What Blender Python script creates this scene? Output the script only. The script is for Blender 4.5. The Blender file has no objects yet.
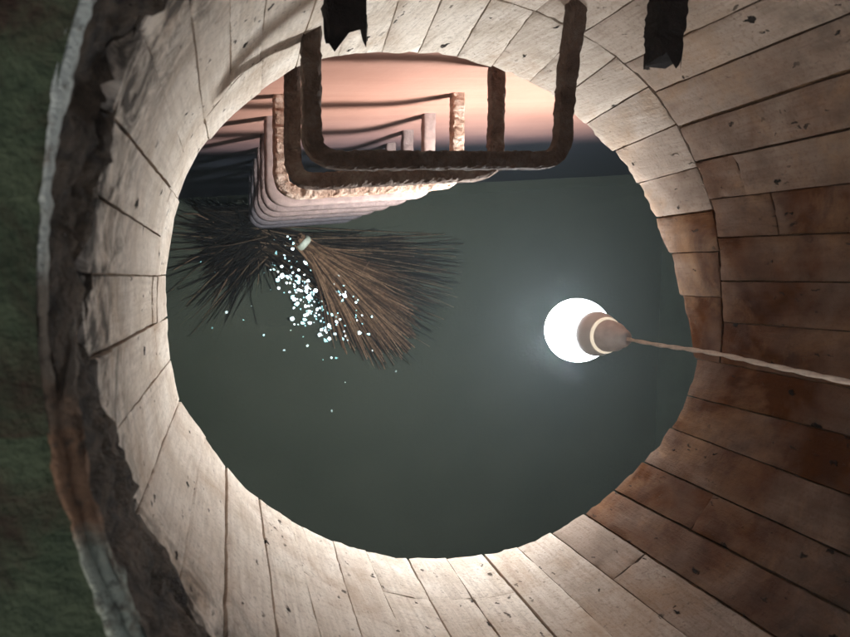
import bpy, bmesh, math, random
from mathutils import Vector, Matrix, noise, Quaternion

random.seed(7)
S = bpy.context.scene
COL = S.collection
R = math.radians
PI = math.pi

# ------------------------------------------------------------------ heights
# distances measured downward from the camera: z = CAMZ - d
CAMZ = 3.35
def zd(d): return CAMZ - d
CX, CY = .385, -.078                       # axis of the round shaft

# ------------------------------------------------------------------ camera
cam_d = bpy.data.cameras.new('camera'); cam = bpy.data.objects.new('camera', cam_d); COL.objects.link(cam)
cam_d.sensor_width = 36; cam_d.lens = 36 * 640 / 850
cam_d.clip_start = .02; cam_d.clip_end = 200
down = Vector((-203, 50.5, -640)).normalized()          # where straight down lies in camera space
q = down.rotation_difference(Vector((0, 0, -1)))
cam.rotation_mode = 'QUATERNION'; cam.rotation_quaternion = q
cam.location = (0, 0, CAMZ)
cam_d.dof.use_dof = True; cam_d.dof.focus_distance = 1.35; cam_d.dof.aperture_fstop = 8.5
S.camera = cam

# ------------------------------------------------------------------ sky, exposure
W = bpy.data.worlds.new('World'); S.world = W; W.use_nodes = True
wn = W.node_tree.nodes; wl = W.node_tree.links
sky = wn.new('ShaderNodeTexSky'); sky.sky_type = 'NISHITA'; sky.sun_disc = False
sky.sun_elevation = R(28); sky.sun_rotation = R(200)
wn['Background'].inputs['Strength'].default_value = .085
sky.air_density = .8; sky.dust_density = 4.; sky.ozone_density = .6
hsv = wn.new('ShaderNodeHueSaturation'); hsv.inputs['Saturation'].default_value = .35    # a veiled, whitish sky
wl.new(sky.outputs[0], hsv.inputs['Color']); wl.new(hsv.outputs[0], wn['Background'].inputs['Color'])
S.view_settings.view_transform = 'Standard'; S.view_settings.look = 'None'
S.view_settings.exposure = 0; S.view_settings.gamma = 1
S.render.engine = 'CYCLES'
S.cycles.use_denoising = True
S.cycles.use_adaptive_sampling = True; S.cycles.adaptive_threshold = .045; S.cycles.adaptive_min_samples = 24
S.cycles.max_bounces = 5; S.cycles.diffuse_bounces = 4; S.cycles.glossy_bounces = 2
S.cycles.transparent_max_bounces = 8; S.cycles.volume_bounces = 0
S.cycles.caustics_reflective = False; S.cycles.caustics_refractive = False
S.cycles.sample_clamp_indirect = 4
S.cycles.blur_glossy = .6
LAMP_L = 1030.0

# ------------------------------------------------------------------ helpers
def mesh_obj(name, verts, faces, mat, parent=None, smooth=False, uvs=None):
    me = bpy.data.meshes.new(name); me.from_pydata(verts, [], faces); me.update()
    if mat: me.materials.append(mat)
    if smooth:
        me.polygons.foreach_set('use_smooth', [True] * len(me.polygons))
    if uvs:
        l = me.uv_layers.new(name='UVMap')
        for p in me.polygons:
            for li, vi in zip(p.loop_indices, p.vertices): l.data[li].uv = uvs[vi]
    o = bpy.data.objects.new(name, me); COL.objects.link(o)
    if parent: o.parent = parent
    return o
def bm_obj(name, bm, mat, parent=None, smooth=False):
    me = bpy.data.meshes.new(name); bm.to_mesh(me); bm.free()
    if mat: me.materials.append(mat)
    if smooth: me.polygons.foreach_set('use_smooth', [True] * len(me.polygons))
    o = bpy.data.objects.new(name, me); COL.objects.link(o)
    if parent: o.parent = parent
    return o
def empty(name, loc):
    o = bpy.data.objects.new(name, None); COL.objects.link(o); o.location = loc
    o.empty_display_size = .05
    return o
def tag(o, label=None, cat=None, group=None, kind=None):
    if label: o['label'] = label
    if cat: o['category'] = cat
    if group: o['group'] = group
    if kind: o['kind'] = kind
    return o
def keep(o, root):                         # parent while the mesh keeps its world coordinates
    o.parent = root; o.matrix_parent_inverse = Matrix.Translation(root.location).inverted()
    return o
def nz(x, y, z, s, seed=0.): return noise.noise(Vector((x * s + seed, y * s - seed * .7, z * s + seed * 1.3)))
def interp(T):
    T = sorted(T); xs = [T[-1][0] - 360] + [a for a, b in T] + [T[0][0] + 360]; ys = [T[-1][1]] + [b for a, b in T] + [T[0][1]]
    def f(t):
        t = (t + 180) % 360 - 180
        for i in range(len(xs) - 1):
            if xs[i] <= t <= xs[i + 1]:
                return ys[i] + (ys[i + 1] - ys[i]) * (t - xs[i]) / (xs[i + 1] - xs[i])
        return ys[0]
    return f

# node helper
class NT:
    def __init__(s, name):
        s.m = bpy.data.materials.new(name); s.m.use_nodes = True
        s.n = s.m.node_tree.nodes; s.l = s.m.node_tree.links
        s.b = s.n['Principled BSDF']; s.out = s.n['Material Output']
    def add(s, t, **kw):
        nd = s.n.new(t)
        for k, v in kw.items(): setattr(nd, k, v)
        return nd
    def link(s, a, b): s.l.new(a, b)
    def val(s, sock, v):
        if hasattr(v, 'is_linked') or isinstance(v, bpy.types.NodeSocket): s.l.new(v, sock)
        else: sock.default_value = v
    def noise(s, vec, scale, detail=4, rough=.55, dist=0.):
        nd = s.add('ShaderNodeTexNoise'); s.l.new(vec, nd.inputs['Vector'])
        nd.inputs['Scale'].default_value = scale; nd.inputs['Detail'].default_value = detail
        nd.inputs['Roughness'].default_value = rough; nd.inputs['Distortion'].default_value = dist
        return nd.outputs['Fac']
    def ramp(s, fac, stops):
        nd = s.add('ShaderNodeValToRGB'); s.l.new(fac, nd.inputs[0])
        e = nd.color_ramp.elements
        while len(e) < len(stops): e.new(.5)
        for el, (p, c) in zip(e, stops):
            el.position = p; el.color = (*c, 1) if isinstance(c, tuple) else (c, c, c, 1)
        return nd.outputs[0]
    def mix(s, fac, a, b, mode='MIX'):
        nd = s.add('ShaderNodeMix', data_type='RGBA', blend_type=mode)
        s.val(nd.inputs['Factor'], fac)
        for i, v in ((6, a), (7, b)):
            if isinstance(v, tuple): nd.inputs[i].default_value = (*v, 1)
            else: s.l.new(v, nd.inputs[i])
        return nd.outputs[2]
    def math(s, op, a, b=None, c=None, clamp=False):
        nd = s.add('ShaderNodeMath', operation=op, use_clamp=clamp)
        for i, v in enumerate((a, b, c)):
            if v is not None: s.val(nd.inputs[i], v)
        return nd.outputs[0]
    def mapr(s, v, a, b, c=0., d=1.):
        nd = s.add('ShaderNodeMapRange'); s.l.new(v, nd.inputs[0])
        for i, x in enumerate((a, b, c, d)): nd.inputs[1 + i].default_value = x
        return nd.outputs[0]
    def bump(s, h, strength, dist=.01, prev=None):
        nd = s.add('ShaderNodeBump'); nd.inputs['Strength'].default_value = strength
        nd.inputs['Distance'].default_value = dist; s.l.new(h, nd.inputs['Height'])
        if prev: s.l.new(prev, nd.inputs['Normal'])
        return nd.outputs[0]
    def mapping(s, vec, scale=(1, 1, 1), loc=None):
        nd = s.add('ShaderNodeMapping'); s.l.new(vec, nd.inputs[0]); nd.inputs['Scale'].default_value = scale
        if loc is not None: s.l.new(loc, nd.inputs['Location'])
        return nd.outputs[0]
    def set(s, color=None, rough=None, normal=None, spec=None):
        if color is not None: s.val(s.b.inputs['Base Color'], (*color, 1) if isinstance(color, tuple) else color)
        if rough is not None: s.val(s.b.inputs['Roughness'], rough)
        if normal is not None: s.l.new(normal, s.b.inputs['Normal'])
        if spec is not None: s.b.inputs['Specular IOR Level'].default_value = spec
        return s.m

# ------------------------------------------------------------------ materials
def mat_board():
    t = NT('board_lining')
    uv = t.add('ShaderNodeUVMap').outputs[0]
    oi = t.add('ShaderNodeObjectInfo')
    geo = t.add('ShaderNodeNewGeometry').outputs['Position']
    comb = t.add('ShaderNodeCombineXYZ'); 
    t.link(t.math('MULTIPLY', oi.outputs['Random'], 37.), comb.inputs[0]); t.link(t.math('MULTIPLY', oi.outputs['Random'], 91.), comb.inputs[1])
    off = comb.outputs[0]
    v = t.mapping(uv, (1, 1, 1), off)
    grain = t.noise(t.mapping(v, (120, 9, 1)), 1., 3, .65, .3)
    cloud = t.noise(v, 14, 4, .6, .4)
    fine = t.noise(v, 160, 2, .65)
    base = t.ramp(cloud, [(.3, (.58, .48, .38)), (.5, (.73, .635, .535)), (.72, (.82, .735, .64))])
    base = t.mix(t.mapr(grain, .44, .64, 0, .45), base, (.43, .35, .28))
    base = t.mix(t.mapr(fine, .52, .68, 0, .5), base, (.34, .27, .215))
    # each board's own tone
    base = t.mix(t.math('MULTIPLY', oi.outputs['Random'], .40), base, (.56, .47, .39))
    # brown clay stain, deepened on the right to paint in shade (amount in object colour)
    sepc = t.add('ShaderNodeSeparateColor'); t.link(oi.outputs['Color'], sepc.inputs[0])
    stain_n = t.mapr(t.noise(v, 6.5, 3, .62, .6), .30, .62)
    stain_shade = t.math('MULTIPLY', sepc.outputs[0], t.math('ADD', t.math('MULTIPLY', stain_n, .16), .86), clamp=True)
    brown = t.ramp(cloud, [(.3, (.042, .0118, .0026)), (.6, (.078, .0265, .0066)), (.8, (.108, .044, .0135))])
    base = t.mix(stain_shade, base, brown)
    # scattered smaller rust-brown patches everywhere
    pat = t.math('MULTIPLY', t.mapr(t.noise(geo, 6.5, 5, .68, .6), .50, .74), .55)
    base = t.mix(pat, base, (.30, .175, .09))
    # dirt washed over the mouth of the shaft
    sep = t.add('ShaderNodeSeparateXYZ'); t.link(geo, sep.inputs[0])
    hi = t.mapr(sep.outputs[2], zd(.70), zd(.48), 0, 1.5)
    dirt = t.math('MULTIPLY', hi, t.mapr(t.noise(geo, 26, 4, .7, .8), .40, .66), clamp=True)
    base = t.mix(t.math('MULTIPLY', dirt, .9), base, (.055, .047, .040))
    # pits: small blow holes of uneven shape
    vv = t.mapping(v, (1, .55, 1))
    dis = t.add('ShaderNodeVectorMath', operation='MULTIPLY_ADD')
    nc = t.add('ShaderNodeTexNoise'); t.link(v, nc.inputs['Vector']); nc.inputs['Scale'].default_value = 90
    t.link(nc.outputs['Color'], dis.inputs[0]); dis.inputs[1].default_value = (.016, .016, 0); t.link(vv, dis.inputs[2])
    vo = t.add('ShaderNodeTexVoronoi'); t.link(dis.outputs[0], vo.inputs['Vector']); vo.inputs['Scale'].default_value = 48
    rnd = t.add('ShaderNodeSeparateColor'); t.link(vo.outputs['Color'], rnd.inputs[0])
    rad = t.math('MULTIPLY', t.mapr(rnd.outputs[0], .66, 1., 0, .26), 1.)
    pit = t.math('SUBTRACT', rad, vo.outputs['Distance'])
    pitm = t.mapr(pit, 0, .07)
    base = t.mix(t.math('MULTIPLY', pitm, .97), base, (.012, .009, .007))
    vo2 = t.add('ShaderNodeTexVoronoi'); t.link(t.mapping(dis.outputs[0], (1, .8, 1)), vo2.inputs['Vector']); vo2.inputs['Scale'].default_value = 115
    rn2 = t.add('ShaderNodeSeparateColor'); t.link(vo2.outputs['Color'], rn2.inputs[0])
    pit2 = t.mapr(t.math('SUBTRACT', t.mapr(rn2.outputs[0], .70, 1., 0, .34), vo2.outputs['Distance']), 0, .08)
    pit2 = t.math('MULTIPLY', pit2, t.mapr(t.noise(v, 9, 2), .42, .58))
    base = t.mix(t.math('MULTIPLY', pit2, .85), base, (.03, .022, .017))
    grit = t.noise(v, 420, 2, .6)
    spk = t.math('MULTIPLY', t.mapr(t.noise(v, 75, 4, .75, .3), .60, .72), t.mapr(cloud, .38, .6, .25, .9))
    base = t.mix(t.math('MULTIPLY', spk, .8), base, (.10, .075, .058))
    h = t.math('ADD', t.math('MULTIPLY', grain, .45), t.math('MULTIPLY', fine, .42))
    h = t.math('ADD', h, t.math('MULTIPLY', grit, .2))
    h = t.math('SUBTRACT', h, t.math('MULTIPLY', spk, .5))
    h = t.math('ADD', h, t.math('MULTIPLY', cloud, .5))
    h = t.math('SUBTRACT', h, t.math('MULTIPLY', pitm, 1.1))
    h = t.math('SUBTRACT', h, t.math('MULTIPLY', pit2, .6))
    n = t.bump(h, .5, .005)
    rough = t.mapr(cloud, .3, .7, .75, .95)
    return t.set(base, rough, n, .07)

def mat_mortar(name, c1, c2, sc=30):
    t = NT(name); g = t.add('ShaderNodeNewGeometry').outputs['Position']
    a = t.noise(g, sc, 6, .7, .5); b = t.noise(g, sc * 4, 4, .7)
    c = t.ramp(a, [(.35, c1), (.68, c2)])
    c = t.mix(t.mapr(b, .55, .75, 0, .6), c, tuple(x * .4 for x in c1))
    return t.set(c, .8, t.bump(t.math('ADD', a, t.math('MULTIPLY', b, .5)), .9, .012), .3)

def mat_tank_wall():
    t = NT('salmon_render'); g = t.add('ShaderNodeNewGeometry').outputs['Position']
    sep = t.add('ShaderNodeSeparateXYZ'); t.link(g, sep.inputs[0])
    streak = t.noise(t.mapping(g, (1.2, 1.2, 16)), 1.6, 5, .6, .2)
    cl = t.noise(g, 5, 5, .6); fine = t.noise(g, 60, 5, .65)
    c = t.ramp(cl, [(.3, (.285, .135, .093)), (.7, (.345, .172, .122))])
    c = t.mix(t.mapr(streak, .42, .66, 0, .28), c, (.42, .22, .16))
    c = t.mix(t.mapr(fine, .6, .75, 0, .3), c, (.36, .2, .15))
    # old water mark: the wall is slimed black below it
    zz = t.math('ADD', sep.outputs[2], t.math('MULTIPLY', t.math('SUBTRACT', cl, .5), .12))
    c = t.mix(t.mapr(zz, zd(1.55), zd(2.02), 0, .72), c, (.13, .085, .095))
    c = t.mix(t.mapr(zz, zd(1.93), zd(2.16), 0, 1), c, (.011, .013, .020))
    n = t.bump(t.math('ADD', t.math('MULTIPLY', streak, .5), t.math('MULTIPLY', fine, .35)), .2, .01)
    return t.set(c, .62, n, .35)

def mat_plain_concrete(name, col):
    t = NT(name); g = t.add('ShaderNodeNewGeometry').outputs['Position']
    a = t.noise(g, 4, 6, .65); b = t.noise(g, 50, 4, .6)
    c = t.ramp(a, [(.3, tuple(x * .7 for x in col)), (.7, col)])
    return t.set(c, .8, t.bump(b, .4, .01), .3)

def mat_rust(k=1., name='rusted_iron'):
    t = NT(name); g = t.add('ShaderNodeNewGeometry').outputs['Position']
    a = t.noise(g, 28, 6, .7, .4); b = t.noise(g, 120, 5, .7)
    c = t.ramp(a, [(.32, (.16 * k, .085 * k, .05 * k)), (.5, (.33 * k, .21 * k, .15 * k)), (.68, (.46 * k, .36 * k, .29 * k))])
    c = t.mix(t.mapr(b, .5, .7, 0, .6), c, (.12, .06, .035))
    return t.set(c, .75, t.bump(t.math('ADD', a, b), .9, .008), .35)
def mat_slimed():
    t = NT('slimed_iron'); g = t.add('ShaderNodeNewGeometry').outputs['Position']
    a = t.noise(g, 30, 5, .7)
    sep = t.add('ShaderNodeSeparateXYZ'); t.link(g, sep.inputs[0])
    c = t.ramp(a, [(.35, (.105, .074, .066)), (.65, (.175, .122, .108))])
    c = t.mix(t.mapr(sep.outputs[2], zd(2.1), zd(2.5), 0, .8), c, (.05, .05, .06))
    return t.set(c, .65, t.bump(a, .9, .008), .3)
def mat_black_rust():
    t = NT('black_rust'); g = t.add('ShaderNodeNewGeometry').outputs['Position']
    a = t.noise(g, 60, 6, .7)
    c = t.ramp(a, [(.35, (.007, .005, .004)), (.7, (.018, .012, .010))])
    return t.set(c, .85, t.bump(a, 1., .006), .2)

def mat_water():
    t = NT('murky_water'); g = t.add('ShaderNodeNewGeometry').outputs['Position']
    t.n.remove(t.b)
    rip = t.noise(t.mapping(g, (1, 1, 0)), 13, 3, .5, .5)
    rip2 = t.noise(t.mapping(g, (1, 1, 0)), 46, 2, .5)
    h = t.math('ADD', rip, t.math('MULTIPLY', rip2, .22))
    nrm = t.bump(h, .2, .006)
    cl = t.noise(g, 1.7, 4, .6)
    c = t.ramp(cl, [(.3, (.088, .102, .072)), (.7, (.126, .140, .103))])
    dif = t.add('ShaderNodeBsdfDiffuse'); t.link(c, dif.inputs[0])
    tr = t.add('ShaderNodeBsdfTransparent'); tr.inputs[0].default_value = (.62, .70, .62, 1)
    m1 = t.add('ShaderNodeMixShader'); m1.inputs[0].default_value = .55
    t.link(tr.outputs[0], m1.inputs[1]); t.link(dif.outputs[0], m1.inputs[2])
    gl = t.add('ShaderNodeBsdfGlossy'); gl.inputs['Roughness'].default_value = .03; t.link(nrm, gl.inputs['Normal'])
    fr = t.add('ShaderNodeFresnel'); fr.inputs[0].default_value = 1.33
    m2 = t.add('ShaderNodeMixShader'); t.link(fr.outputs[0], m2.inputs[0])
    t.link(m1.outputs[0], m2.inputs[1]); t.link(gl.outputs[0], m2.inputs[2])
    t.link(m2.outputs[0], t.out.inputs[0])
    return t.m

def mat_moss():
    t = NT('mossy_ground'); g = t.add('ShaderNodeNewGeometry').outputs['Position']
    a = t.noise(g, 9, 6, .65, .6); b = t.noise(g, 90, 5, .7); k = t.noise(g, 24, 5, .65)
    c = t.ramp(k, [(.3, (.045, .066, .038)), (.7, (.105, .128, .075))])
    c = t.mix(t.mapr(a, .46, .60), c, (.055, .034, .024))
    c = t.mix(t.mapr(b, .5, .7, 0, .5), c, (.02, .03, .018))
    return t.set(c, .9, t.bump(t.math('ADD', k, b), .8, .01), .2)
def mat_frame(lo=.46, name='worn_enamel'):
    t = NT(name); g = t.add('ShaderNodeNewGeometry').outputs['Position']
    sep = t.add('ShaderNodeSeparateXYZ'); t.link(g, sep.inputs[0])
    a = t.noise(g, 22, 5, .65, .8); b = t.noise(g, 80, 5, .7); k = t.noise(g, 240, 3, .7)
    y = t.math('ADD', sep.outputs[1], t.math('MULTIPLY', t.math('SUBTRACT', a, .5), .09))
    y = t.mapr(y, -.25, .15)               # the ring's coat: pale where it kept its paint, tan and rusty where it lost it
    c = t.ramp(y, [(0., (.36, .40, .33)), (.17, (.40, .42, .34)), (.24, (.26, .145, .085)), (.37, (.22, .125, .075)), (.44, (.20, .155, .115)), (.58, (.24, .20, .155)), (.66, (.50, .52, .47)), (1., (.56, .60, .56))])
    c = t.mix(t.mapr(a, lo, lo + .10, 0, .75), c, (.15, .10, .07))
    c = t.mix(t.mapr(b, .52, .66, 0, .75), c, (.07, .055, .042))
    h = t.math('ADD', t.math('ADD', a, b), t.math('MULTIPLY', k, .6))
    return t.set(c, .8, t.bump(h, .9, .006), .25)
def mat_simple(name, col, rough=.5, spec=.5, metallic=0., sc=40., var=.25):
    t = NT(name); g = t.add('ShaderNodeNewGeometry').outputs['Position']
    a = t.noise(g, sc, 4, .6)
    c = t.ramp(a, [(.3, tuple(x * (1 - var) for x in col)), (.7, col)])
    t.b.inputs['Metallic'].default_value = metallic
    return t.set(c, rough, t.bump(a, .15, .003), spec)
def mat_emit():
    t = NT('lit_diffuser')
    t.b.inputs['Base Color'].default_value = (.9, .9, .9, 1)
    t.b.inputs['Emission Color'].default_value = (.92, .97, 1, 1)
    g = t.add('ShaderNodeNewGeometry'); sp = t.add('ShaderNodeSeparateXYZ'); t.link(g.outputs['Normal'], sp.inputs[0])
    # the diodes face down: the globe glows full below and weakly round its skirt
    t.link(t.mapr(sp.outputs[2], -.80, .02, LAMP_L, LAMP_L * .022), t.b.inputs['Emission Strength'])
    return t.m

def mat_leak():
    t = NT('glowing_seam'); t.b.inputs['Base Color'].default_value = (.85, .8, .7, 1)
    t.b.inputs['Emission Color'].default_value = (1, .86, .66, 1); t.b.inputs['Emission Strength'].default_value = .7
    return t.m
def mat_twig(name, stops, rough=.6):
    t = NT(name); g = t.add('ShaderNodeNewGeometry')
    a = t.noise(g.outputs['Position'], 60, 3, .6)
    c = t.ramp(g.outputs['Random Per Island'], stops)
    c = t.mix(t.mapr(a, .4, .65, 0, .5), c, tuple(x * .4 for x in stops[0][1]))
    return t.set(c, rough, t.bump(a, .3, .003), .35)
M = dict(board=mat_board(), mortar=mat_mortar('brown_mortar', (.12, .07, .035), (.26, .16, .09)),
         bed=mat_mortar('dark_bedding', (.018, .012, .008), (.14, .10, .068), 34), wall=mat_tank_wall(),
         ceil=mat_plain_concrete('grey_concrete', (.42, .42, .38)), floor=mat_plain_concrete('silt', (.03, .035, .03)),
         rust=mat_rust(), shade_rust=mat_rust(.30, 'shaded_rusted_iron'), half_shade_rust=mat_rust(.40, 'half_shaded_rusted_iron'), lit_rust=mat_rust(1.45, 'lamplit_rusted_iron'), crust=mat_simple('mauve_crusted_iron', (.27, .19, .165), .75, .3, 0, 60, .35), slime=mat_slimed(), black=mat_black_rust(), water=mat_water(), moss=mat_moss(), frame=mat_frame(.56), rusty=mat_frame(.52, 'rusted_enamel'),  # top three rungs
         emit=mat_emit(), plastic=mat_simple('white_plastic', (.93, .92, .91), .35, .5, 0, 60, .05),
         leak=mat_leak(), socket=mat_simple('grey_bakelite', (.90, .86, .85), .5, .4), cable=mat_simple('dusty_cable', (.78, .66, .56), .6, .3, 0, 120, .25),
         twig=mat_twig('brown_twigs', [(0., (.03, .016, .009)), (.5, (.17, .095, .053)), (1., (.42, .26, .155))]),
         dark_twig=mat_twig('wet_dark_twigs', [(0., (.006, .005, .004)), (.6, (.020, .014, .009)), (.85, (.085, .058, .036)), (1., (.26, .18, .11))], .45),
         black_twig=mat_twig('black_twigs', [(0., (.004, .0035, .003)), (.8, (.014, .011, .008)), (1., (.05, .035, .022))], .5), teal=mat_simple('teal_fleck', (.42, .86, .90), .36, .5, .9, 300, .05), band=mat_simple('pale_binding', (.80, .86, .70), .5), fleck=mat_simple('shiny_fleck', (.80, .98, 1.0), .34, .5, 1., 300, .05))

# ------------------------------------------------------------------ profile of the shaft (angle in degrees: radius)
rU = interp([(180, .470), (171, .474), (165, .481), (151, .493), (141, .494), (137, .497), (124, .492), (117, .496), (86, .501), (73, .499), (57, .496), (41, .498), (30, .497), (18, .492), (12, .488), (-10, .488), (-21, .488), (-35, .487), (-50, .488), (-67, .486), (-89, .464), (-98, .462), (-107, .455), (-129, .452), (-149, .458), (-164, .474)])
rL = interp([(180, .469), (173, .474), (165, .478), (155, .488), (148, .492), (133, .486), (121, .487), (110, .470), (101, .459), (92, .459), (80, .454), (62, .457), (54, .456), (43, .464), (30, .479), (24, .484), (14, .487), (-67, .487), (-72, .483), (-89, .461), (-107, .452), (-117, .45), (-129, .451), (-140, .458), (-155, .459), (-164, .474)])
dR = interp([(180, 1.1), (21, 1.1), (14, 1.085), (7, 1.07), (-1, 1.045), (-11, 1.002), (-22, 1.002), (-35, 1.03), (-43, 1.05), (-51, 1.07), (-67, 1.095), (-75, 1.1), (-90, 1.1), (-150, 1.1)])
dT = interp([(130, .46), (140, .475), (150, .475), (158, .465), (165, .475), (171, .455), (178, .47), (-175, .51), (-167, .56), (-158, .575), (-152, .54), (-143, .50), (-120, .46), (0, .45), (90, .44)])
WATER_D = 3.35
CEIL_D = 1.0
def wall_y(x): return .365 + .1 * (x - .123)
def pol(t, r, z): a = R(t); return (CX + r * math.cos(a), CY + r * math.sin(a), z)

# ------------------------------------------------------------------ setting: ground with the opening, tank
def ring_sheet(name, rin, z, half, mat, n=96, rough=0., cx=CX, cy=CY, steps=(0, .03, .07, .13, .22, .4, 1.)):
    v = []; f = []
    for i in range(n):
        a = 2 * PI * i / n; ca, sa = math.cos(a), math.sin(a)
        k = half / max(abs(ca), abs(sa))
        for s in steps:
            r = rin + (k - rin) * s
            x, y = cx + r * ca, cy + r * sa
            v.append((x, y, z + (rough * nz(x, y, 0, 9, 3) + rough * .5 * nz(x, y, 1, 30)) * (1 if 0 < s < 1 else .4)))
    m = len(steps)
    for i in range(n):
        j = (i + 1) % n
        for s in range(m - 1): f.append((i * m + s, i * m + s + 1, j * m + s + 1, j * m + s))
    return mesh_obj(name, v, f, mat, smooth=True)
FX, FY, FR = .485, -.025, .587            # the frame ring, set a little off the shaft's axis
tag(ring_sheet('ground', FR - .001, zd(.415), 5, M['moss'], 160, .012, FX, FY, (0, .004, .008, .014, .022, .032, .045, .06, .09, .15, .3, 1)), kind='structure')
tag(ring_sheet('ceiling', .535, zd(CEIL_D), 2.9, M['ceil'], steps=(0, .1, .3, 1.)), kind='structure')
TX0, TX1, TY0 = -1.7, 3.1, -2.7
def box(name, x0, x1, y0, y1, z0, z1, mat, shear=0.):
    v = [(x, y + (shear * (x - .123)), z) for z in (z0, z1) for y in (y0, y1) for x in (x0, x1)]
    f = [(0, 2, 3, 1), (4, 5, 7, 6), (0, 1, 5, 4), (2, 6, 7, 3), (0, 4, 6, 2), (1, 3, 7, 5)]
    return mesh_obj(name, v, f, mat)
zc = zd(CEIL_D) - .002
def notched_wall():
    pr = [(TX0 - .2, -.7), (TX1 + .2, -.7), (TX1 + .2, zc), (.92, zc), (.86, zd(1.082)), (-.10, zd(1.082)), (-.16, zc), (TX0 - .2, zc)]
    n = len(pr)
    v = [(x, wall_y(x), z) for x, z in pr] + [(x, wall_y(x) + .2, z) for x, z in pr]
    f = [tuple(range(n)), tuple(range(2 * n - 1, n - 1, -1))] + [(i, i + n, (i + 1) % n + n, (i + 1) % n) for i in range(n)]
    return mesh_obj('tank_wall', v, f, M['wall'])
tag(notched_wall(), 'salmon pink tank wall behind the rungs, black below the old water mark', 'wall')
tag(box('tank_wall', TX0 - .2, TX0, TY0, .10, -.7, zc, M['ceil']), 'grey side wall of the tank hidden left of the opening', 'wall')
tag(box('tank_wall', TX1, TX1 + .2, TY0, .6, -.7, zc, M['ceil']), 'grey side wall of the tank hidden right of the opening', 'wall')
tag(box('tank_wall', TX0 - .2, TX1 + .2, TY0 - .2, TY0 - .003, -.7, zc, M['ceil']), 'grey tank wall opposite the rungs, hidden below the lining', 'wall')
def grid(name, x0, x1, y0, y1, z, nx, ny, mat):
    v = [(x0 + (x1 - x0) * i / nx, y0 + (y1 - y0) * j / ny, z) for j in range(ny + 1) for i in range(nx + 1)]
    f = [(j * (nx + 1) + i, j * (nx + 1) + i + 1, (j + 1) * (nx + 1) + i + 1, (j + 1) * (nx + 1) + i) for j in range(ny) for i in range(nx)]
    return mesh_obj(name, v, f, mat)
tag(grid('tank_floor', TX0 - .1, TX1 + .1, TY0 - .1, .75, -.65, 4, 4, M['floor']), kind='structure')
tag(grid('water', TX0 - .1, TX1 + .1, TY0 - .1, .75, 0, 8, 8, M['water']), kind='structure')

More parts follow.
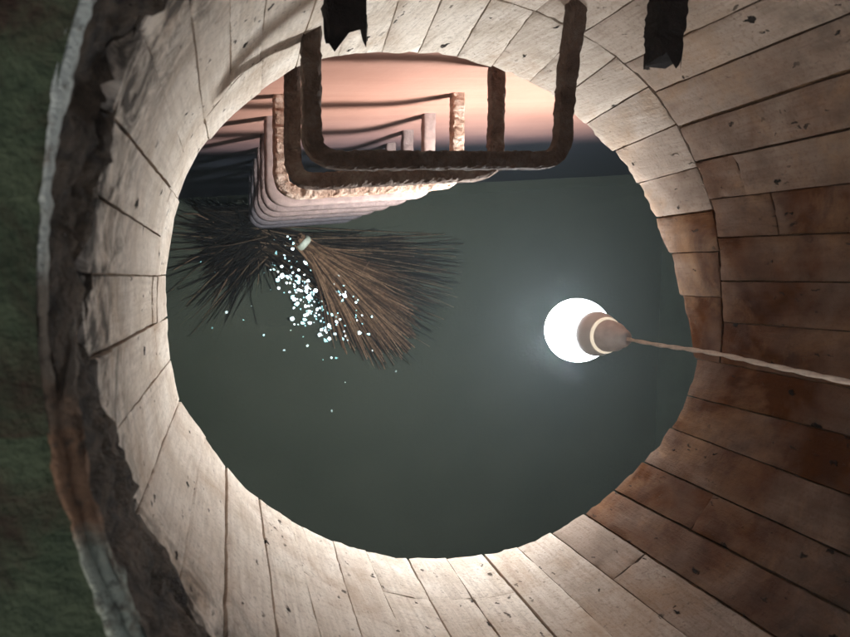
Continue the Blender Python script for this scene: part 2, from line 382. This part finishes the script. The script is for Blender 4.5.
# ------------------------------------------------------------------ shaft lining of curved boards
lining = empty('shaft_lining', (CX, CY, zd(1.1)))
tag(lining, 'round shaft lining of pale upright boards, stained brown, with shade painted in, on its right side', 'shaft wall')
def stain_shade_of(t):  # also darkens the right boards that the lamp leaves in shade
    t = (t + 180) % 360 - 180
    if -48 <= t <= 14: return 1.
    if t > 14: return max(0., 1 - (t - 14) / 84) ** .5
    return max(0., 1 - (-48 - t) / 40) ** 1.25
def board(t0, t1, d_bot, d_top, rf, off, g0, g1, name='board', ragged=.004, s0=0., s1=0.):
    """one curved board between angles t0 > t1 (degrees), from depth d_bot up to d_top; g = half joint widths in metres"""
    n, m = 8, 26
    th = .030
    v = []; uv = []; idx = {}
    seed = random.uniform(0, 90)
    if isinstance(d_bot, float) or isinstance(d_bot, int): db = lambda t: d_bot
    else: db = d_bot
    dt = d_top if callable(d_top) else (lambda t: d_top)
    def put(x, y, z, u, w): v.append((x, y, z)); uv.append((u, w)); return len(v) - 1
    for layer in (0, 1):
        for j in range(m + 1):
            fj = j / m
            for i in range(n + 1):
                fi = i / n
                tm = t0 + (t1 - t0) * fi
                d0, d1 = db(tm), dt(tm)
                d = d0 + (d1 - d0) * (fj if 0 < j < m else (.0 if j == 0 else 1.))
                if j == 1: d = d0 - .0025
                if j == m - 1: d = d1 + .0025
                tt0 = t0 + s0 * (d - .95); tt1 = t1 + s1 * (d - .95)
                r = rf(tm, d) + off
                # joint gap, wandering a little
                ga = math.degrees((.7 * g0 + .0009 * nz(d, seed, 0, 26)) / r); gb = math.degrees((.7 * g1 + .0009 * nz(d, seed + 5, 0, 26)) / r)
                a0, a1 = tt0 - ga, tt1 + gb
                e = {0: 0, 1: .022, n - 1: .978, n: 1}.get(i, fi)
                a = a0 + (a1 - a0) * e
                if j in (0, 1): d += ragged * nz(a * .1, 3, 0, 3.1) + ragged * .6 * nz(a * .3, 1, 0, 2.3)
                rr = r + .0012 * nz(a * .12, d * 6, seed, 1.) + .0008 * nz(a * .5, d * 18, seed, 1.)
                if layer == 0:
                    edge = (i in (0, n)) + (j in (0, m))
                    rr += .0004 * edge + (.006 * max(0, nz(d, a * .05, seed, 55) - .12) if edge else .002 * max(0, nz(d, a * .05, seed, 55) - .2) * (i in (1, n - 1) or j in (1, m - 1)))
                else: rr = r + th
                x, y, z = pol(a, rr, zd(d))
                idx[layer, j, i] = put(x, y, z, R(a) * r, -d)
    f = []
    for j in range(m):
        for i in range(n):
            f.append((idx[0, j, i], idx[0, j + 1, i], idx[0, j + 1, i + 1], idx[0, j, i + 1]))
    for i in range(n):
        f.append((idx[0, 0, i], idx[0, 0, i + 1], idx[1, 0, i + 1], idx[1, 0, i]))
        f.append((idx[0, m, i + 1], idx[0, m, i], idx[1, m, i], idx[1, m, i + 1]))
    for j in range(m):
        f.append((idx[0, j, 0], idx[1, j, 0], idx[1, j + 1, 0], idx[0, j + 1, 0]))
        f.append((idx[0, j, n], idx[0, j + 1, n], idx[1, j + 1, n], idx[1, j, n]))
    # local coordinates: origin at the shaft's foot
    ox, oy, oz = lining.location
    v = [(a - ox, b - oy, c - oz) for a, b, c in v]
    o = mesh_obj(name, v, f, M['board'], lining, smooth=True, uvs=uv)
    per = {idx[0, j, i] for j in range(m + 1) for i in range(n + 1) if i in (0, n) or j in (0, m)}
    sh = o.data.attributes.new('sharp_edge', 'BOOLEAN', 'EDGE')
    sh.data.foreach_set('value', [(e.vertices[0] in per and e.vertices[1] in per) for e in o.data.edges])
    s = stain_shade_of((t0 + t1) / 2) * (1 - .42 * max(0, min(1, ((t0 + t1) / 2 - 16) / 50)) if (rf is RF and (t0 + t1) / 2 > 16) else 1.)
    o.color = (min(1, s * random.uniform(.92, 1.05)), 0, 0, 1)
    return o
# joint angles at depth .95 m, lean in degrees per metre, half width of the joint in metres
UP = [(172, 1.7, .0016), (165.5, 1.3, .0014), (157.6, -2, .0024), (151.6, 0, .0010), (145.4, .5, .0012), (138.3, -2.5, .0009), (131.9, -4, .0013),
      (123, 0, .001), (114, 1, .0012), (105, 0, .001), (96.5, 0, .0012), (87.5, 0, .001), (79, 0, .001), (69, 1, .0012), (58.7, 3, .0018), (50.3, 0, .0022),
      (41.5, -1.7, .0040), (33.4, .5, .0024), (25.1, 1.8, .0016), (16.9, 2, .0018), (7.6, -1.6, .0018), (-1.2, -3, .0012), (-10, 0, .001), (-18.5, -2, .0016),
      (-26.8, 1.6, .0016), (-36.3, 0, .0022), (-45.1, -3, .0022), (-53.7, -1.9, .0028), (-62.2, -1.9, .0016), (-71, 0, .0008), (-79.6, 1.6, .0034), (-89.3, 4, .0012),
      (-98.5, 2.8, .0020), (-108.8, 2.3, .0012), (-117.6, 5, .0012), (-127.9, .7, .0008), (-136.7, 2.1, .0030), (-146.7, 1.8, .0024), (-154.5, 2.6, .0012),
      (-163.5, 2.1, .0014), (-171.9, 3.5, .0011), (-180.2, 3.5, .0016)]
LOW = [(172, .0012), (157.6, .0012), (145, .001), (131.3, .0012), (123, .0008), (114, .001), (104.9, .0012), (96.7, .001), (87.8, .0008), (79.3, .0014), (69.4, .0008), (60.8, .0014),
       (52, .0014), (42.2, .0024), (32.3, .0012), (22.8, .0026), (14, .0014), (4, .001), (-10, .0008)]
RF = lambda t, d: rU(t) + (rL(t) - rU(t)) * max(0, min(1, (d - .95) / .15))
def seam(t):                               # depth of the joint between the two tiers
    t = (t + 180) % 360 - 180
    return .950 + .004 * math.sin(R(t * 5)) + .003 * math.sin(R(t * 11 + 40))
splits = {(33.4, 25.1): .865, (25.1, 16.9): .82, (-36.3, -45.1): .845, (-53.7, -62.2): .885, (-89.3, -98.5): .955, (-79.6, -89.3): .950, (-98.5, -108.8): .955, (-117.6, -127.9): .905, (-171.9, -180.2): .56, (-180.2, -188): .9}
for k in range(len(UP)):
    t0, s0, g0 = UP[k]; t1, s1, g1 = UP[(k + 1) % len(UP)]
    if k == len(UP) - 1: t1 -= 360
    mid = (t0 + t1) / 2
    mm = (mid + 180) % 360 - 180
    two_tier = mm > -6
    off = random.uniform(-.0013, .0013)
    bot = (lambda t: seam(t) - .0016) if two_tier else (lambda t: dR(t))
    rf = lambda t, d: rU(t) + (rL(t) - rU(t)) * max(0, min(1, (d - .95) / .15))
    sp = splits.get((t0, t1))
    if sp:
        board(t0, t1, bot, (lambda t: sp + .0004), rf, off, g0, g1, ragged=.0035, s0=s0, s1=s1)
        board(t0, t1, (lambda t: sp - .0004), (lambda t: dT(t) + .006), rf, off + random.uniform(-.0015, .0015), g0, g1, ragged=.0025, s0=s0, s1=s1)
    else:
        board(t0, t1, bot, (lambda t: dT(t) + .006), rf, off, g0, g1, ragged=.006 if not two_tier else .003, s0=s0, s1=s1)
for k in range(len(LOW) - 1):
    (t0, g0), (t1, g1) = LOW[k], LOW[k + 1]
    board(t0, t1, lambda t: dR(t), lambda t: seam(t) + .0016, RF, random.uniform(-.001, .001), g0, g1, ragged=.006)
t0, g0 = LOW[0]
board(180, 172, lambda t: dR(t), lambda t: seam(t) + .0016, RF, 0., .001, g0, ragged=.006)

# mortar that shows in the joints, and the rough bedding under the frame
def backing():
    n = 180; v = []; f = []
    hs = [0., .25, .5, .75, 1., 1.001, 1.3, 1.6, 2.]
    for i in range(n):
        t = 360 * i / n - 180
        for h in hs:
            lo = dR(t) - .018; d = lo + (min(.95, lo - .02) - lo) * h if h <= 1 else .95 + (dT(t) + .01 - .95) * (h - 1)
            v.append(pol(t, RF(t, d) + .0065, zd(d)))
        v.append(pol(t, rU(t) + .11, zd(dT(t) + .01))); v.append(pol(t, rU(t) + .11, zd(.96))); v.append(pol(t, rU(t) + .034, zd(.99)))
    m = len(hs) + 3
    for i in range(n):
        j = (i + 1) % n
        for s in range(m): f.append((i * m + s, i * m + (s + 1) % m, j * m + (s + 1) % m, j * m + s))
    o = mesh_obj('joint_mortar', [(a - lining.location.x, b - lining.location.y, c - lining.location.z) for a, b, c in v], f, M['mortar'], lining, smooth=False)
    return o
backing()
def bare(t):
    t = t % 360
    return max(0., min(1., (t - 175) / 10)) * max(0., min(1., (250 - t) / 20))
def bedding():
    n, m = 420, 16; v = []; f = []
    for i in range(n):
        t = 360 * i / n - 180
        for j in range(m + 1):
            s = j / m
            # from the board tops up and outwards to under the frame flange
            p0 = Vector(pol(t, rU(t) - .001, zd(dT(t) + .013)))
            a = R(t)
            dx, dy = CX - FX, CY - FY
            b = dx * math.cos(a) + dy * math.sin(a); c2 = dx * dx + dy * dy - (FR - .003 - .010 * bare(t)) ** 2
            rr = -b + math.sqrt(b * b - c2)
            p1 = Vector(pol(t, rr, zd(.421 + .004 * bare(t))))
            p = p0.lerp(p1, s)
            rad = Vector((math.cos(a), math.sin(a), 0))
            amp = min(1, s * 6) * min(1, (1 - s) * 5 + .15)
            p += rad * amp * (.013 * nz(p.x, p.y, p.z, 22, 2) + .009 * nz(p.x, p.y, p.z, 60, 5) + .006 * nz(p.x, p.y, p.z, 140, 8))
            p.z += amp * (.010 * nz(p.x, p.y, p.z, 26, 9) + .005 * nz(p.x, p.y, p.z, 80, 3)) - .010 * math.sin(PI * s)
            if j == 0:
                p += rad * .006; p.z += .012 * nz(p.x, p.y, 0, 30, 4) + .008 * nz(p.x, p.y, 0, 90, 4)
            v.append(tuple(p - lining.location))
    for i in range(n):
        k = (i + 1) % n
        for j in range(m): f.append((i * (m + 1) + j, i * (m + 1) + j + 1, k * (m + 1) + j + 1, k * (m + 1) + j))
    return mesh_obj('rough_bedding', v, f, M['bed'], lining, smooth=True)
bedding()

# ------------------------------------------------------------------ frame ring round the mouth
fr_root = empty('manhole_frame', (FX, FY, zd(.42)))
tag(fr_root, 'worn pale green metal ring with rust, set in the mossy ground', 'frame')
def lathe(profile, n, parent, name, mat, wob=0., seed=0., arc=(0, 360)):
    v = []; f = []; m = len(profile)
    for i in range(n):
        a = 2 * PI * i / n; c, s = math.cos(a), math.sin(a)
        for j, (r, z) in enumerate(profile):
            w = wob * noise.noise(Vector((c * 6, s * 6, seed + j * .6))) + wob * .8 * noise.noise(Vector((c * 22, s * 22, seed + j * 1.7))) + wob * .5 * noise.noise(Vector((c * 70, s * 70, seed + j * 2.9)))
            v.append(((r + w) * c, (r + w) * s, z + w * .8))
    for i in range(n):
        k = (i + 1) % n
        for j in range(m - 1): f.append((i * m + j, k * m + j, k * m + j + 1, i * m + j + 1))
    return mesh_obj(name, v, f, mat, parent, smooth=True)
fl = lathe([(FR - .0135, -.010), (FR - .0140, -.006), (FR - .0130, -.003), (FR - .006, -.002), (FR - .002, -.004)], 720, fr_root, 'flange', M['rusty'], .0045, 1.)
for v_ in fl.data.vertices:                # it dips under the bedding except on the side nearest the boards' low tops
    v_.co.z -= .060 * (1 - bare(math.degrees(math.atan2(v_.co.y, v_.co.x))))
lathe([(FR - .0045, -.006), (FR - .0042, .002), (FR - .0032, .0045), (FR - .0004, .0052), (FR + .0010, .003), (FR + .0018, -.02)], 720, fr_root, 'lip', M['frame'], .0030, 5.)

# ------------------------------------------------------------------ rungs
def sweep(path, rad, seg, rough, seed, mat, name, flat=1., cap_rag=0., lowf=.45):
    """square-ish rough bar along a path"""
    pts = [Vector(p) for p in path]
    v = []; f = []
    N = len(pts)
    for i, p in enumerate(pts):
        tan = (pts[min(i + 1, N - 1)] - pts[max(i - 1, 0)]).normalized()
        side = tan.cross(Vector((0, 0, 1))).normalized(); up = side.cross(tan).normalized()
        for k in range(seg):
            a = 2 * PI * k / seg
            c, s = math.cos(a), math.sin(a)
            e = 2 / 4.6
            sx = math.copysign(abs(c) ** e, c); sy = math.copysign(abs(s) ** e, s)
            d = rough * (lowf * nz(p.x * 1 + c * .01, p.y + s * .01, p.z, 45, seed) + .7 * nz(p.x + c * .012, p.y, p.z + s * .012, 130, seed + 4) + .6 * nz(p.x + c * .012, p.y, p.z + s * .012, 330, seed + 8))
            q_ = p + side * (sx * (rad + d)) + up * (sy * (rad * flat + d))
            if cap_rag and i >= N - 3: q_ += tan * cap_rag * (nz(c * .02, s * .02, 0, 70, seed) + .7 * nz(c * .03, s * .03, 0, 120, seed + 3)) * (i - N + 4) / 3
            v.append(tuple(q_))
    for i in range(N - 1):
        for k in range(seg):
            k2 = (k + 1) % seg
            f.append((i * seg + k, i * seg + k2, (i + 1) * seg + k2, (i + 1) * seg + k))
    f.append(tuple(range(seg))[::-1]); f.append(tuple((N - 1) * seg + k for k in range(seg)))
    return v, f
def upath(xl, xr, ywl, ywr, ybl, ybr, z, rc, step=.0065):
    """U-shaped bar in a level plane"""
    A = Vector((xl, ywl, z)); B = Vector((xl, ybl, z)); C = Vector((xr, ybr, z)); D = Vector((xr, ywr, z))
    def corner(p, a, b):
        u = (a - p).normalized(); w = (b - p).normalized(); pts = []
        for k in range(9):
            s = k / 8
            pts.append((p + u * rc) * (1 - s) ** 2 + p * 2 * s * (1 - s) + (p + w * rc) * s * s)
        return pts
    key = [A] + corner(B, A, C) + corner(C, B, D) + [D]
    out = [key[0]]
    for a, b in zip(key, key[1:]):
        n = max(1, int((b - a).length / step))
        for k in range(1, n + 1): out.append(a.lerp(b, k / n))
    return out
RUNGS = [  # depth, xl, xr, bar y left, bar y right, half thickness, material, label
 (.970, .128, .546, .160, .186, .0142, 'shade_rust', 'topmost whole rung, rusty U-shaped bar darkened as if in shade across the shaft mouth'),
 (1.195, .124, .522, .156, .196, .0150, 'half_shade_rust', 'second rung down, brown above with a glaring lit lower side'),
 (1.415, .121, .521, .160, .204, .0150, 'lit_rust', 'third rung down, beige U-bar fully lit by the lamp'),
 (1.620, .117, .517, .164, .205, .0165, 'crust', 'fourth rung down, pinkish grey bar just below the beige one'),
 (1.830, .119, .520, .168, .208, .0165, 'slime', 'fifth rung down on the pink wall, mauve grey'),
 (2.035, .121, .522, .170, .210, .0165, 'slime', 'sixth rung down, at the black water mark of the wall'),
 (2.245, .120, .520, .172, .212, .0165, 'slime', 'seventh rung down, first one below the water mark'),
 (2.455, .120, .520, .172, .212, .0165, 'slime', 'second lowest rung, dim against the black wall'),
 (2.665, .120, .520, .172, .212, .0165, 'slime', 'lowest rung in view, wet, just above the twigs')]
for i, (d, xl, xr, yl, yr, th, mt, lab) in enumerate(RUNGS):
    e = .03
    p = upath(xl, xr, wall_y(xl) + e, wall_y(xr) + e, yl, yr, zd(d), .045)
    if i == 0:                             # its right leg is bent up where it enters the lining
        p = [q_ for q_ in p if not (q_.x > xr - .02 and q_.y > .275)]
        a_, b_ = p[-1], Vector((.512, .46, zd(.868)))
        for k in range(1, 33):
            s_ = k / 32; w = s_ * s_ * (3 - 2 * s_) * .45 + s_ * .55
            p.append(Vector((a_.x + (b_.x - a_.x) * w, a_.y + (b_.y - a_.y) * s_, a_.z + (b_.z - a_.z) * w)))
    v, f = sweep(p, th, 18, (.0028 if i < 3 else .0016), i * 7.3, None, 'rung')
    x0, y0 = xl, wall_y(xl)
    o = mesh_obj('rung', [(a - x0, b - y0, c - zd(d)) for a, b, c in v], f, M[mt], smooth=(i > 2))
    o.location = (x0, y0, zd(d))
    tag(o, lab, 'rung', 'rungs up the pink wall')
# the rung above has rusted through: two stubs are left
for (x, yb, yw, lab, sd, tw) in ((.1385, .276, .44, 'black rusted-off rung stub hanging in at the upper edge, left of the right one', 3, .004), (.574, .292, .46, 'longer black rusted-off rung stub at the upper edge, over the right boards', 11, -.012)):
    z = zd(.755); n = 40
    p = [(x + tw * (1 - k / n) * -1, yw + (yb - yw) * k / n, z) for k in range(n + 1)]
    v, f = sweep(p, .0230, 26, .0026, sd, None, 'rung_stub', .8, .034, 1.3)
    o = mesh_obj('rung_stub', [(a - x, b - yw, c - z) for a, b, c in v], f, M['black'], smooth=False)
    o.location = (x, yw, z)
    tag(o, lab, 'rung stub', 'stubs of the broken rung')

# ------------------------------------------------------------------ hanging lamp
LX, LY, LD = .737, -.1265, 1.225          # centre of the globe
GR = .069
lamp = empty('hanging_lamp', (LX, LY, zd(LD) - GR))
tag(lamp, 'lit white LED bulb hanging on a twisted cable above the water', 'lamp')
def turned(name, prof, mat, n=48, cap=True):
    v = []; f = []; m = len(prof)
    for i in range(n):
        a = 2 * PI * i / n
        for r, z in prof: v.append((r * math.cos(a), r * math.sin(a), z))
    for i in range(n):
        k = (i + 1) % n
        for j in range(m - 1): f.append((i * m + j, k * m + j, k * m + j + 1, i * m + j + 1))
    return mesh_obj(name, v, f, mat, lamp, smooth=True)
G0 = GR                                    # globe centre above the lamp's foot
prof = [(max(.0004, GR * math.sin(PI * k / 20)), G0 - GR * math.cos(PI * k / 20) * (1. if k < 10 else 1.16)) for k in range(0, 17)]
zt = prof[-1][1]; rt = prof[-1][0]
turned('diffuser', prof, M['emit'])
hs = [(rt - .001, zt - .004), (rt + .0040, zt - .002), (rt + .0055, zt + .004), (rt + .0060, zt + .012), (rt + .0035, zt + .026), (.0395, zt + .038), (.0345, zt + .048)]
hous = turned('housing', hs, M['plastic'])
turned('collar', [(.0350, zt + .043), (.0372, zt + .0465), (.0355, zt + .050), (.031, zt + .052)], M['leak']).parent = hous
turned('socket', [(.0325, zt + .050), (.0320, zt + .058), (.0285, zt + .078), (.024, zt + .088), (.019, zt + .094), (.0185, zt + .104), (.014, zt + .112), (.010, zt + .117), (.0005, zt + .1175)], M['socket'])
def cable():
    zb = zt + .110
    base = zd(LD) - GR
    key = [(0, 0, zb), (.002, -.001, zb + .10), (-.002, .002, zb + .24), (.003, -.003, zb + .36), (.001, -.006, zb + .52), (.004, -.004, zb + .66),
           (.03, -.002, zb + .755), (.10, .004, zb + .775), (.22, .01, zd(.405) - base + .012), (.32, .03, zd(.405) - base + .010), (.55, .12, zd(.405) - base + .012), (.9, .2, zd(.405) - base + .010)]
    K = [Vector(k) for k in key]
    pts = []
    for i in range(len(K) - 1):
        p0 = K[max(i - 1, 0)]; p1 = K[i]; p2 = K[i + 1]; p3 = K[min(i + 2, len(K) - 1)]
        n = max(4, int((p2 - p1).length / .006))
        for k in range(n):
            s = k / n
            pts.append(.5 * ((2 * p1) + (p2 - p0) * s + (2 * p0 - 5 * p1 + 4 * p2 - p3) * s * s + (3 * p1 - p0 - 3 * p2 + p3) * s ** 3))
    v = []; f = []; seg = 7; N = len(pts)
    for strand in (0, 1):
        b0 = len(v); acc = 0
        for i, p in enumerate(pts):
            tan = (pts[min(i + 1, N - 1)] - pts[max(i - 1, 0)]).normalized()
            s1 = tan.cross(Vector((.3, .9, .2))).normalized(); s2 = s1.cross(tan)
            acc += .006
            ph = acc / .085 * 2 * PI + strand * PI
            c = p + (s1 * math.cos(ph) + s2 * math.sin(ph)) * .0013
            for k in range(seg):
                a = 2 * PI * k / seg
                v.append(tuple(c + (s1 * math.cos(a) + s2 * math.sin(a)) * .0028))
        for i in range(N - 1):
            for k in range(seg):
                f.append((b0 + i * seg + k, b0 + i * seg + (k + 1) % seg, b0 + (i + 1) * seg + (k + 1) % seg, b0 + (i + 1) * seg + k))
    return mesh_obj('cable', v, f, M['cable'], lamp, smooth=True)
cable()

# ------------------------------------------------------------------ twigs
def tube(v, f, pts, r0, r1, seg=4):
    b = len(v); N = len(pts)
    for i, p in enumerate(pts):
        tan = (pts[min(i + 1, N - 1)] - pts[max(i - 1, 0)]).normalized()
        s1 = tan.cross(Vector((0, 0, 1)));
        s1 = s1.normalized() if s1.length > 1e-4 else Vector((1, 0, 0)); s2 = s1.cross(tan)
        r = r0 + (r1 - r0) * i / (N - 1)
        for k in range(seg):
            a = 2 * PI * k / seg
            v.append(tuple(p + (s1 * math.cos(a) + s2 * math.sin(a)) * r))
    for i in range(N - 1):
        for k in range(seg):
            f.append((b + i * seg + k, b + i * seg + (k + 1) % seg, b + (i + 1) * seg + (k + 1) % seg, b + (i + 1) * seg + k))
rnd = random.Random(21)
# the broom: bound end near the wall, twigs fanning over the water
BX, BY = .385, .137
broom = empty('twig_broom', (BX, BY, .0))
tag(broom, 'brown twig broom with a pale binding ring, fanned out on the water', 'broom')
v = []; f = []
for k in range(620):
    ang = R(-43.5 + max(-22, min(24, rnd.gauss(0, 11.5))))
    L = rnd.uniform(.55, .86) * (1 - .25 * abs(ang - R(-43.5)) / R(21))
    st = Vector((rnd.gauss(0, .012), rnd.gauss(0, .012), .075 + rnd.gauss(0, .012)))
    di = Vector((math.cos(ang), math.sin(ang), 0)); pe = Vector((-di.y, di.x, 0))
    curl = rnd.gauss(0, .05); zt_ = rnd.uniform(-.012, .035)
    pts = [st + di * (.05 * 0)] 
    for s in (.18, .4, .65, 1.):
        pts.append(st * (1 - s) + di * (L * s) + pe * (curl * s * s) + Vector((0, 0, zt_ * s + .035 * math.sin(PI * s) )))
    tube(v, f, pts, .0042, .0022)
tag(mesh_obj('twigs', v, f, M['twig'], broom), kind='stuff')
dir0 = Vector((math.cos(R(-40)), math.sin(R(-40)), -.10)).normalized()
def ring_on(parent, name, c, ax, r, h, mat, bulge=.004, n=28):
    s1 = ax.cross(Vector((0, 0, 1))).normalized(); s2 = s1.cross(ax)
    v = []; f = []; pr = [(-h, r - bulge), (-h * .8, r), (0, r + bulge), (h * .8, r), (h, r - bulge), (h * .9, r - bulge * 2.6), (-h * .9, r - bulge * 2.6)]
    for i in range(n):
        a = 2 * PI * i / n
        for hh, rr in pr: v.append(tuple(c + ax * hh + (s1 * math.cos(a) + s2 * math.sin(a)) * rr))
    m = len(pr)
    for i in range(n):
        k = (i + 1) % n
        for j in range(m): f.append((i * m + j, i * m + (j + 1) % m, k * m + (j + 1) % m, k * m + j))
    return mesh_obj(name, v, f, mat, parent, smooth=True)
ring_on(broom, 'binding', Vector((0, 0, .078)) + dir0 * .012, dir0, .040, .016, M['band'])
v = []; f = []                             # cut twig ends that stand out behind the binding
for k in range(60):
    a = rnd.uniform(0, 2 * PI); rr = .028 * math.sqrt(rnd.random())
    s1 = dir0.cross(Vector((0, 0, 1))).normalized(); s2 = s1.cross(dir0)
    c = Vector((0, 0, .078)) + s1 * rr * math.cos(a) + s2 * rr * math.sin(a)
    tube(v, f, [c + dir0 * .05, c, c - dir0 * rnd.uniform(.01, .03)], .0045, .0040, 5)
tag(mesh_obj('cut_ends', v, f, M['twig'], broom), kind='stuff')
v = []; f = []
tube(v, f, [Vector((.20, -.285, .075)), Vector((.27, -.20, .09)), Vector((.345, -.095, .082))], .0035, .0025, 5)
mesh_obj('stray_twig', v, f, M['twig'], broom)
# the second bundle: dark, half sunk, splayed all round
DX, DY = .20, .135
dark = empty('twig_bundle', (DX, DY, -.02))
tag(dark, 'dark half-sunk twig bundle splayed in all directions behind the broom', 'twigs')
v = []; f = []
for k in range(1700):
    u = rnd.random()
    if u < .68: a = R(rnd.triangular(-46, 5, -8)); L = rnd.uniform(.45, 1.10) * (1 - .12 * abs(a + R(10)))
    elif u < .965: a = R(rnd.uniform(146, 246)); L = rnd.uniform(.2, .58)
    else: a = R(rnd.uniform(246, 318)); L = rnd.uniform(.10, .28)
    di = Vector((math.cos(a), math.sin(a), 0)); pe = Vector((-di.y, di.x, 0))
    if DY + di.y * L > .33: L = max(.1, (.33 - DY) / di.y)
    st = Vector((rnd.gauss(0, .03), rnd.gauss(0, .03), .055 + rnd.gauss(0, .012)))
    curl = rnd.gauss(0, .05); ze = rnd.uniform(-.045, .030) if u < .68 else rnd.uniform(-.10, .015)
    pts = [st] + [st * (1 - s) + di * (L * s) + pe * (curl * s * s) + Vector((0, 0, ze * s + .02)) for s in (.3, .65, 1.)]
    tube(v, f, pts, rnd.uniform(.0022, .0044), .0014)
tag(mesh_obj('twigs', v, f, M['dark_twig'], dark), kind='stuff')
v = []; f = []
for k in range(800):                       # the tangled heart of the bundle
    a = R(rnd.uniform(110, 240)); L = rnd.uniform(.08, .33)
    di = Vector((math.cos(a), math.sin(a), 0)); st = Vector((rnd.gauss(-.03, .045), rnd.gauss(.06, .04), .04 + rnd.gauss(0, .015)))
    if DY + st.y + di.y * L > .33: continue
    pts = [st, st + di * L * .5 + Vector((rnd.gauss(0, .012), rnd.gauss(0, .012), .015)), st + di * L + Vector((0, 0, rnd.uniform(-.04, .01)))]
    tube(v, f, pts, .005, .0016)
tag(mesh_obj('tangled_twigs', v, f, M['black_twig'], dark), kind='stuff')
for (a, L0, L1, z_) in ((196, .20, .46, .045), (228, .12, .40, .05), (160, .25, .42, .05)):
    di = Vector((math.cos(R(a)), math.sin(R(a)), 0)); v = []; f = []
    tube(v, f, [di * L0 + Vector((0, 0, z_)), di * (L0 + L1) * .5 + Vector((0, .01, z_ + .005)), di * L1 + Vector((.02, -.02, z_ - .01))], .0036, .0022, 5)
    mesh_obj('stray_twig', v, f, M['twig'], dark)

# ------------------------------------------------------------------ shiny flecks adrift
def fleck_mesh(seed):
    r_ = random.Random(seed); bm = bmesh.new()
    n = 5; top = bm.verts.new((0, 0, .0029)); ringv = []; low = []
    for i in range(n):
        a = 2 * PI * i / n; rr = r_.uniform(.4, 1.3) * .0145
        ringv.append(bm.verts.new((rr * .93 * math.cos(a), rr * .93 * math.sin(a), .0028))); low.append(bm.verts.new((rr * math.cos(a), rr * math.sin(a), -.001)))
    for i in range(n):
        k = (i + 1) % n
        bm.faces.new((top, ringv[i], ringv[k])); bm.faces.new((ringv[i], low[i], low[k], ringv[k]))
    me = bpy.data.meshes.new('fleck'); bm.to_mesh(me); bm.free(); me.materials.append(M['fleck'])
    return me
FM = [fleck_mesh(k) for k in range(6)]
FT = [fleck_mesh(k) for k in range(6, 10)]
for me_ in FT: me_.materials[0] = M['teal']
spots = []
def drop(x, y, sc, z=.001, lab='shiny white fleck in the dense drift beside the broom', grp='flecks in the drift by the broom'):
    o = bpy.data.objects.new('fleck', rnd.choice(FM if rnd.random() < .5 else FT)); COL.objects.link(o)
    o.location = (x, y, z); o.rotation_euler = (rnd.gauss(0, .03), rnd.gauss(0, .03), rnd.uniform(0, 6.28)); o.scale = (sc * rnd.uniform(.8, 1.25), sc, 1)
    tag(o, lab, 'fleck', grp)
k = 0
while k < 285:
    s = rnd.random()
    cx_, cy_ = (.285 + .32 * s, .105 - .41 * s)
    x = cx_ + rnd.gauss(0, .042 + .055 * s); y = cy_ + rnd.gauss(0, .042 + .04 * s)
    if any((x - a) ** 2 + (y - b) ** 2 < .010 ** 2 for a, b in spots): continue
    on = .015 < (x - BX) and math.atan2(y - BY, x - BX) > R(-56)
    if on and rnd.random() < .45: continue
    spots.append((x, y)); drop(x, y, rnd.choice((.26, .33, .42, .52, .66, .92)), .095 if on else rnd.choice((.001, .03, .06))); k += 1
LONE = [(-.03, .05), (-.035, -.02), (.01, -.06), (-.10, .03), (.14, -.19), (.10, -.26), (.20, -.34), (.02, -.22), (.62, -.60), (.75, -.30), (.95, .02), (-.02, .13), (.03, .17), (.30, -.42), (.42, -.40), (.55, -.75), (.9, -.55), (-.05, -.30)]
for (x, y) in LONE: drop(x, y, rnd.uniform(.28, .5), .001, 'lone small white fleck on the open water away from the drift', 'lone flecks on the open water')

# ------------------------------------------------------------------ damp air round everything
b = box('haze', -5.3, 6.1, -5.8, 5.8, -1.8, CAMZ + .35, None)
hm = bpy.data.materials.new('haze'); hm.use_nodes = True; hn = hm.node_tree.nodes
hn.remove(hn['Principled BSDF']); pv = hn.new('ShaderNodeVolumePrincipled')
pv.inputs['Color'].default_value = (.78, .91, 1, 1); pv.inputs['Density'].default_value = .008
hm.node_tree.links.new(pv.outputs[0], hn['Material Output'].inputs['Volume'])
b.data.materials.append(hm); tag(b, kind='stuff')
